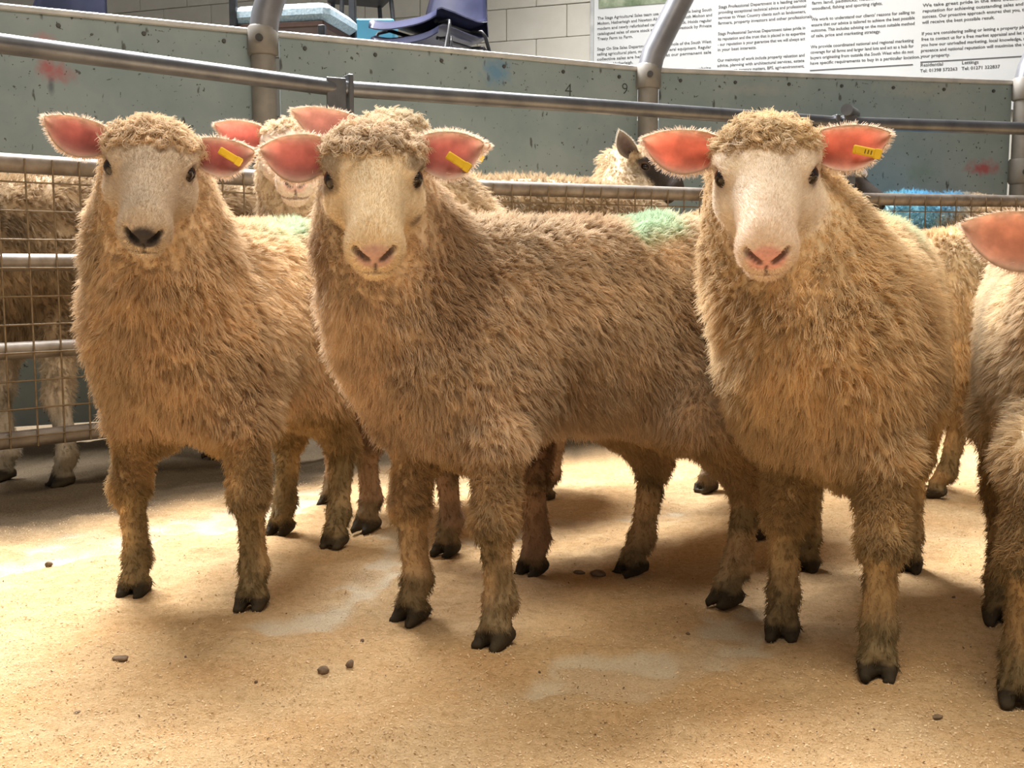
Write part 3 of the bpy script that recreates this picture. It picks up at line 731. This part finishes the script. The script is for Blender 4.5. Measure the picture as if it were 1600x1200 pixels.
    def segd(p0, p1):
        p0 = np.array(p0); d_ = np.array(p1) - p0; h_ = np.clip(((Q - p0) @ d_) / (d_ @ d_), 0, 1); return np.linalg.norm(Q - p0 - h_[:, None] * d_, axis=1)
    nostr = np.max([sstep(-segd((sg * .010, .163, -.014), (sg * .026, .156, .0)), -.0072, -.0036) for sg in (-1, 1)], 0)
    nostr = np.maximum(nostr, sstep(-np.abs(Q[:, 0]), -.003, -.0012) * sstep(Q[:, 1], .15, .157) * sstep(Q[:, 2], -.044, -.040) * (1 - sstep(Q[:, 2], -.022, -.018)))
    lip = sstep(-np.abs(Q[:, 2] + .047), -.0055, -.0025) * sstep(Q[:, 1], .098, .112)
    socket = np.max([sstep(-np.linalg.norm((Q - [sg * .062, .006, .010]) * [1, .9, 1.1], axis=1), -.024, -.015) for sg in (-1, 1)], 0)
    muz = sstep(Q[:, 1], .06, .13)[:, None]
    fcol = fcol * (1 - muz * spec.get('muzk', .0)) + muz * spec.get('muzk', .0) * np.array([.80, .62, .50])
    fm = spec.get('facemud', 0) * sstep(vnoise(V, 34, 3), .55, .75) * sstep(np.abs(Q[:, 0]), .035, .06); fm = fm[:, None]
    fcol = fcol * (1 - fm) + fm * np.array([.25, .19, .14])
    for mk, c in ((nosem * .97, dk), (lip * .85, dk * .38), (nostr * .92, dk * .16), (socket * .75, np.array(spec.get('lid', (.20, .13, .10))))):
        fcol = fcol * (1 - mk[:, None]) + mk[:, None] * c
    C = C * (1 - face[:, None]) + face[:, None] * fcol
    for (mx, my, mY, rad, mc) in spec.get('marks', []):
        mp = dp(mx, my, mY); w = sstep(-np.linalg.norm((V - mp) * [1, .2, 1.3], axis=1) + .05 * (vnoise(V, 40, 6) - .5), -rad, -rad * .35)[:, None] * spec.get('markk', .62)
        C = C * (1 - w) + w * np.array(mc)
    # ears joined to the same mesh
    VV = [V]; FF = [F]; CC = [C]; mi = [np.zeros(len(F), int)]; ears = []; off = len(V)
    earc = np.array(spec.get('earc', (.72, .25, .20))); rimc = np.array(spec.get('earrim', (.80, .66, .54)))
    for sg, (lift, fwd, ln) in zip((-1, 1), spec.get('ears', [(.05, .15, .135), (.05, .15, .135)])):
        out = Rh @ np.array([sg * 1.0, -.12, 0]) + Z * lift - np.array([hp[0], hp[1], 0]) / np.linalg.norm(hp[:2]) * fwd
        b0 = H(sg * .060, -.040, .022); fr = nrm(np.array([0, 0, HCAM]) - b0) if not spec.get('earfront') else nrm(spec['earfront'])
        ev, ef, ins_, rim = ear_mesh(b0, out, fr + Z * spec.get('eartilt', .1), ln * hs, .066 * hs * spec.get('earw', 1.0))
        vein_shade = vnoise(ev, 55, 2 + sg)[:, None]
        uu = ((ev - b0) @ nrm(out) / (ln * hs))[:, None]; vein_shade = (.15 + .85 * vein_shade) * (.45 + .7 * sstep(uu, .25, .8))  # ear darkened towards its base, painting in the shade of the hollow
        ec = rimc * (1 - ins_[:, None]) + ins_[:, None] * earc * (.55 + .8 * vein_shade)
        VV.append(ev); FF.append(ef + off); CC.append(ec); mi.append(np.ones(len(ef), int)); off += len(ev)
        ears.append((b0, nrm(out), fr, ln * hs, ev, ef, ec, rim))
    V2 = np.concatenate(VV) - base; F2 = np.concatenate(FF); C2 = np.concatenate(CC)
    root = empty('sheep', base - Z * .006); tag(root, spec['label'], 'sheep', 'sheep in the sale ring' if not spec.get('alley') else 'sheep in the alley beyond the rails')
    me = bpy.data.meshes.new('body'); me.from_pydata(V2.tolist(), [], F2.tolist()); me.update()
    me.polygons.foreach_set('use_smooth', [True] * len(me.polygons)); me.materials.append(M['skin']); me.materials.append(M['ear'])
    me.polygons.foreach_set('material_index', np.concatenate(mi).astype(np.int32))
    at = me.color_attributes.new('Col', 'FLOAT_COLOR', 'POINT'); at.data.foreach_set('color', np.c_[C2, np.ones(len(C2))].astype(np.float32).ravel())
    link('body', me, None, root)
    # eyes
    for sg in (-1, 1):
        if spec.get('noeyes'): break
        m_ = MB(); R = .0165 * hs; vs_ = []; fs_ = []
        for i in range(9):
            for k in range(14):
                t = math.pi * i / 8; w = 2 * math.pi * k / 14; vs_.append((R * math.sin(t) * math.cos(w), R * math.sin(t) * math.sin(w), R * math.cos(t)))
        for i in range(8):
            for k in range(14): fs_.append((i*14+k, (i+1)*14+k, (i+1)*14+(k+1) % 14, i*14+(k+1) % 14))
        m_.add(vs_, fs_); e = m_.build('eye', M['eye'], root, H(sg * .0585, .0095, .009) - base, smooth=True)
    # ear tags
    for (ei, u, v, ang, num) in spec.get('tags', []):
        b0, out, fr, ln, *_ = ears[ei]; fr2 = nrm(fr - out * (fr @ out)); up = np.cross(fr2, out)
        c = b0 + out * ln * u + up * v - fr2 * .006
        Rt = np.stack([math.cos(ang) * out + math.sin(ang) * up, -math.sin(ang) * out + math.cos(ang) * up, fr2], 1)
        if np.linalg.det(Rt) < 0: Rt[:, 1] *= -1
        t = MB().box((-.021, -.0065, 0), (.021, .0065, .004), .0015); t.tube([(-.013, 0, -.004), (-.013, 0, .0055)], .0048, 10); t.box((.010, -.0075, .0), (.020, .0075, .0055), .001)
        o = t.build('ear_tag', M['tag'], root); o.matrix_local = Matrix.Translation(Vector(c - base)) @ Matrix(Rt.tolist()).to_4x4()
        o['label'] = 'yellow plastic ear tag'
        if num:
            for j in range(3):
                MB().box((-.004 + j * .0045, -.003, .004), (-.0025 + j * .0045, .003, .0046)).build('printed_mark', M['ink'], o)
    # ---------------------------------------------------------------- fleece
    K = 6; T_ = np.linspace(0, 1, K); sets = []
    camv = np.array([0, 0, HCAM]) - V; camv /= np.linalg.norm(camv, axis=1)[:, None]; vis = sstep((Nn * camv).sum(1), -.55, -.25)
    # only what another thing's surface does not swallow: no wool on face, hooves, inside of the joints
    poll = sstep(Q[:, 2] - .35 * np.abs(Q[:, 1] + .045), .012, .040) * near * (1 - face)
    woolw = (1 - face) * (1 - lower) * vis * (1 + .6 * poll)
    dens = spec.get('dens', 1.0)
    def add_wool(w, per_m2, hairs, rad, Lf, crimp, flowk, r0, spread=1.0, tone=1.0):
        res = sample_surface(V, F, w, 10, rg)
        if res is None: return
        n = int(res[2] * per_m2 * dens)
        if n < 5: return
        T, W, _ = sample_surface(V, F, w, n, rg); c0 = interp(V, T, W); nn = interp(Nn, T, W); nn /= np.linalg.norm(nn, axis=1)[:, None]; cc = interp(C, T, W)
        Lc = Lf(T, W) * (.75 + .5 * rg.random(n)); zc = c0[:, 2]
        flow = np.array([0, 0, -1.]) * .8 - a * .45
        flow = flow - nn * (nn @ flow)[:, None]
        wob = np.c_[vnoise(c0, 22, 1), vnoise(c0, 22, 5), vnoise(c0, 22, 9)] - .5; wob2 = np.c_[vnoise(c0, 70, 1), vnoise(c0, 70, 5), vnoise(c0, 70, 9)] - .5
        dr = nn * 1.0 + flow * flowk + wob * 1.1 * spread + wob2 * .55 * spread + rg.normal(0, .16, (n, 3)); dr /= np.linalg.norm(dr, axis=1)[:, None]
        t1 = np.cross(dr, rg.normal(size=(n, 3))); t1 /= np.linalg.norm(t1, axis=1)[:, None]; t2 = np.cross(dr, t1)
        ph = rg.random(n) * 6.28; fr = 6 + rg.random(n) * 5; tint = .80 + .36 * rg.random(n)
        m = n * hairs; rp = lambda A: np.repeat(A, hairs, 0)
        an = rg.random(m) * 6.28; rr = rad * np.sqrt(rg.random(m)); offv = rp(t1) * (np.cos(an) * rr)[:, None] + rp(t2) * (np.sin(an) * rr)[:, None]
        Lh = rp(Lc) * (.75 + .4 * rg.random(m)); jit = rg.normal(0, 1, (m, 3))
        P = np.empty((m, K, 3))
        cr = crimp * (.6 + .8 * rp(rg.random(n)))
        for j, t in enumerate(T_):
            P[:, j] = rp(c0) - rp(nn) * .004 + offv * (1.0 - .72 * t ** 1.1) + rp(dr) * (Lh * t)[:, None] + np.array([0, 0, -1]) * (Lh * .22 * t * t)[:, None] \
                + rp(t1) * (cr * t ** .7 * np.sin(rp(fr) * t + rp(ph)))[:, None] + rp(t2) * (cr * t ** .7 * np.cos(rp(fr) * t + rp(ph)))[:, None] + jit * (.0022 * t)
        rad_ = np.repeat((r0 * (1 - .75 * T_ ** 1.6))[None], m, 0) * (.8 + .4 * rg.random(m))[:, None]
        sets.append((P - base, rad_, np.clip(rp(cc * tint[:, None]) * (.9 + .2 * rg.random(m))[:, None] * tone, 0, .95)))
    lenA = (.016 + .012 * spec.get('fluff', 1.0) * (1 - legm)) * (1 - .62 * sstep(-np.linalg.norm(Q - [0, .0, -.02], axis=1), -.19, -.11)) * S
    def Lbody(T, W): return interp(lenA, T, W)
    hb = spec.get('hairs', 9)
    add_wool(woolw, 26000, max(5, hb - 2), .0043, Lbody, .0017, .85, .00060)
    add_wool(poll * vis, 16000, hb, .0055, lambda T, W: .019 * hs * np.ones(len(T)), .0060, .1, .0008, 1.3)
    add_wool((1 - sstep(z, .20 * S, .27 * S)) * (1 - hoof) * vis, 24000, 5, .004, lambda T, W: .011 * np.ones(len(T)), .001, 1.6, .0006, .6)
    add_wool(legm * (z > .2 * S) * vis, 14000, 7, .005, lambda T, W: .018 * np.ones(len(T)), .002, 1.5, .0006, .7)
    if spec.get('facehair', 1):
        facem = face * vis * (1 - np.clip(nosem + nostr + lip, 0, 1)) * (1 - socket)
        nf = interp
        res = sample_surface(V, F, facem, 10, rg)
        n = int(res[2] * 420000 * dens * min(1, q)) if res is not None else 0
        if n > 10:
            T, W, _ = sample_surface(V, F, facem, n, rg); c0 = interp(V, T, W); nn = interp(Nn, T, W); cc = interp(C, T, W)
            fl = -Rh[:, 1] + Rh[:, 2] * .0; fl = -fl; fl = fl - nn * (nn @ fl)[:, None]
            dr = nn * .45 - fl * 1.0 + rg.normal(0, .2, (n, 3)); dr /= np.linalg.norm(dr, axis=1)[:, None]
            P = c0[:, None] - nn[:, None] * .001 + dr[:, None] * (.0055 * T_)[None, :, None] * (.6 + .8 * rg.random(n))[:, None, None]
            sets.append((P - base, np.repeat((.00042 * (1 - .8 * T_))[None], n, 0), np.clip(cc * (.9 + .25 * rg.random(n))[:, None], 0, .95)))
    for b0, out, fr, ln, ev, ef, ec, rim in ears:              # pale fringe round the ear
        en = vert_normals(ev, ef); n = 1500; w = rim.astype(float) + .12
        T, W, _ = sample_surface(ev, ef, w, n, rg); c0 = interp(ev, T, W); mid_ = b0 + out * ln * .5; rd = c0 - mid_; rd /= np.linalg.norm(rd, axis=1)[:, None]
        rm = interp(rim.astype(float), T, W); dr = rd * rm[:, None] * 1.0 - fr * .25 + rg.normal(0, .25, (n, 3)) + out * .2; dr /= np.linalg.norm(dr, axis=1)[:, None]
        k_ = rm > .3; c0, dr = c0[k_], dr[k_]; n = len(c0)
        P = c0[:, None] + dr[:, None] * (.0085 * T_)[None, :, None] * (.5 + .8 * rg.random(n))[:, None, None]
        sets.append((P - base, np.repeat((.00042 * (1 - .7 * T_))[None], n, 0), np.repeat((rimc * 1.08)[None], n, 0).clip(0, .95)))
    wool_curves('fleece', root, sets, M['wool'])
    spec['nh'] = sum(len(s[0]) for s in sets)
    return root

GREEN = (.42, .72, .54)
def hd(px, py, Y): return dp(px, py, Y)
R = math.radians
SHEEP = [
 dict(label='sheep with a dark nose and a grey face, ears raised, beside the ring rail', seed=1, F=[(212, 925), (395, 945)], H=[(440, 830), (524, 850)],
      head=hd(235, 261, 1.81), hs=.96, ruff2=.08, rot=(R(15), R(42), R(-4)), wool=(.80, .63, .43), face=(.62, .53, .43), nose=(.035, .033, .042), lid=(.12, .09, .09), marks=[(468, 338, 2.4, .085, GREEN)],
      ears=[(.05, .10, .112), (.26, .10, .120)], tags=[(0, .62, -.014, -.6, 0)], earc=(.36, .11, .10), fringe=1.2, leg=(.52, .38, .21), chest=hd(310, 700, 2.10), len=.38),
 dict(label='sheep with a pale face, dirty cheeks and a rod-shaped yellow ear tag', seed=2, F=[(645, 965), (775, 1003)], H=[(990, 892), (1137, 940)], chest=hd(714, 700, 1.93), len=.45,
      head=hd(584, 275, 1.68), rot=(R(6), R(42), R(1)), wool=(.76, .61, .44), face=(.80, .68, .50), nose=(.58, .38, .34), lid=(.16, .12, .11), facemud=.7, grime=.8,
      marks=[(1015, 332, 2.05, .09, GREEN)], ears=[(.10, .10, .112), (.04, .10, .112)], tags=[(0, .60, -.028, -.75, 0)], earc=(.47, .15, .13), earw=1.1, leg=(.56, .41, .24)),
 dict(label='golden-fleeced sheep with a white face, pink nose and bright pink ears', seed=3, F=[(1222, 990), (1370, 1050)], H=[(1258, 888), (1418, 888)], chest=hd(1285, 700, 1.80),
      head=hd(1197, 270, 1.63), rot=(R(-12), R(44), R(1)), wool=(.82, .65, .42), face=(.86, .77, .66), nose=(.78, .42, .38), lid=(.34, .22, .18),
      marks=[(1360, 328, 2.2, .12, GREEN)], ears=[(.10, .05, .120), (.14, .05, .128)], tags=[(0, .68, -.026, -.42, 1)], earc=(.78, .22, .15), leg=(.54, .40, .22), muzk=.3),
 dict(label='cream sheep whose ear and flank show at the edge, head out of the picture', seed=4, F=[(1592, 1092), (1760, 1110)], H=[(1562, 968), (1720, 970)], chest=hd(1712, 700, 1.78), earw=1.3, 
      head=hd(1770, 420, 1.50), rot=(R(-24), R(46), R(0)), wool=(.84, .70, .50), earc=(.66, .30, .20), ears=[(.1, .1, .13), (.12, .05, .165)], leg=(.42, .30, .16)),
 dict(label='sheep peering over the green-marked back of the one with the dark nose', seed=5, F=[(-.48, 2.86, 0), (575, 825)], H=[(-.02, 3.12, 0), (850, 780)], chest=(-.35, 2.84),
      head=hd(460, 234, 2.70), rot=(R(11), R(28), R(0)), hs=1.03, wool=(.80, .66, .48), face=(.80, .69, .60), nose=(.66, .42, .38), dens=.6, q=.85, earc=(.85, .25, .22), ears=[(.1, .05, .13), (.22, .05, .13)], leg=(.40, .27, .17)),
 dict(label='sheep mostly hidden behind the one with dirty cheeks, its tagged ear showing', seed=6, F=[(700, 862), (833, 893)], H=[(1105, 765), (1182, 838)], chest=(.02, 2.42), len=.64,
      head=hd(612, 238, 2.22), rot=(R(6), R(44), R(-9)), ears=[(.05, .12, .135), (.05, .12, .15)], wool=(.78, .65, .47), dens=.6, q=.8, tags=[(0, .75, -.028, -.4, 0)], earc=(.52, .24, .21), marks=[(1060, 310, 2.5, .08, GREEN)], leg=(.34, .22, .14)),
 dict(label='sheep behind the golden-fleeced one, showing its rump and a hind leg', seed=8, F=[(.86, 3.30, 0), (.78, 3.14, 0)], H=[(1.18, 3.12, 0), (1465, 775)], 
      head=np.array([.60, 3.38, .52]), rot=(R(-70), R(50), R(0)), chest=(.87, 3.19), len=.42, wool=(.78, .62, .40), dens=.6, q=.8, leg=(.42, .28, .14)),
]
ALLEY = dict(alley=1, markk=.85, br=.135, s=1.22, q=.62, dens=.34, hairs=8, fluff=1.4, facehair=0, hs=.86, face=(.055, .045, .04), nose=(.03, .027, .027), earc=(.10, .07, .06), earrim=(.22, .18, .15), wool=(.62, .49, .33), leg=(.50, .43, .34))
SHEEP += [
 dict(ALLEY, label='heavy long-fleeced ewe with a white lower leg standing behind the mesh rails', seed=11, F=[(8, 748), (100, 757)], H=[(-1.16, 3.78, 0), (-.98, 3.58, 0)],
      head=np.array([-1.92, 2.82, .98]), rot=(R(-50), R(40), 0), len=.66, axis=(-.72, -.69), chest=(-1.41, 3.24), wool=(.42, .315, .20), leg=(.62, .55, .45), bz=.56),
 dict(ALLEY, label='dark-faced sheep in the alley with a raised pale ear, beyond the long rail panel', seed=12, F=[(.40, 4.24, 0), (.32, 4.46, 0)], H=[(-.12, 3.99, 0), (-.20, 4.21, 0)], chest=(.37, 4.35), 
      head=dp(1012, 262, 4.50), rot=(R(62), R(30), 0), len=.66, axis=(.91, .42), ears=[(.2, .3, .14), (.7, -.1, .14)], earrim=(.5, .45, .38), bz=.60),
 dict(ALLEY, label='sheep in the alley with only a dark ear and some fleece past the T-topped post', seed=13, F=[(1.29, 4.70, 0), (1.21, 4.88, 0)], H=[(.93, 4.54, 0), (.85, 4.72, 0)], chest=(1.25, 4.79),
      head=dp(1335, 290, 4.80), rot=(R(55), R(30), 0), len=.40, axis=(.91, .42), ears=[(.5, .3, .13), (.9, -.1, .13)], bz=.60, s=1.1),
 dict(ALLEY, label='sheep with a blue-sprayed back and a dark face in the alley', seed=14, F=[(2.12, 4.86, 0), (2.12, 5.04, 0)], H=[(1.76, 4.84, 0), (1.74, 5.02, 0)], chest=(2.14, 4.96),
      head=dp(1530, 345, 4.98), rot=(R(70), R(35), 0), len=.40, axis=(1, .05), s=1.15, marks=[(1400, 290, 4.9, .22, (.28, .58, .68)), (1460, 292, 4.9, .22, (.14, .44, .68)), (1430, 340, 4.75, .2, (.22, .52, .66))], bz=.63),
]
for sp in SHEEP: make_sheep(sp)
print('HAIRS', [s['nh'] for s in SHEEP])
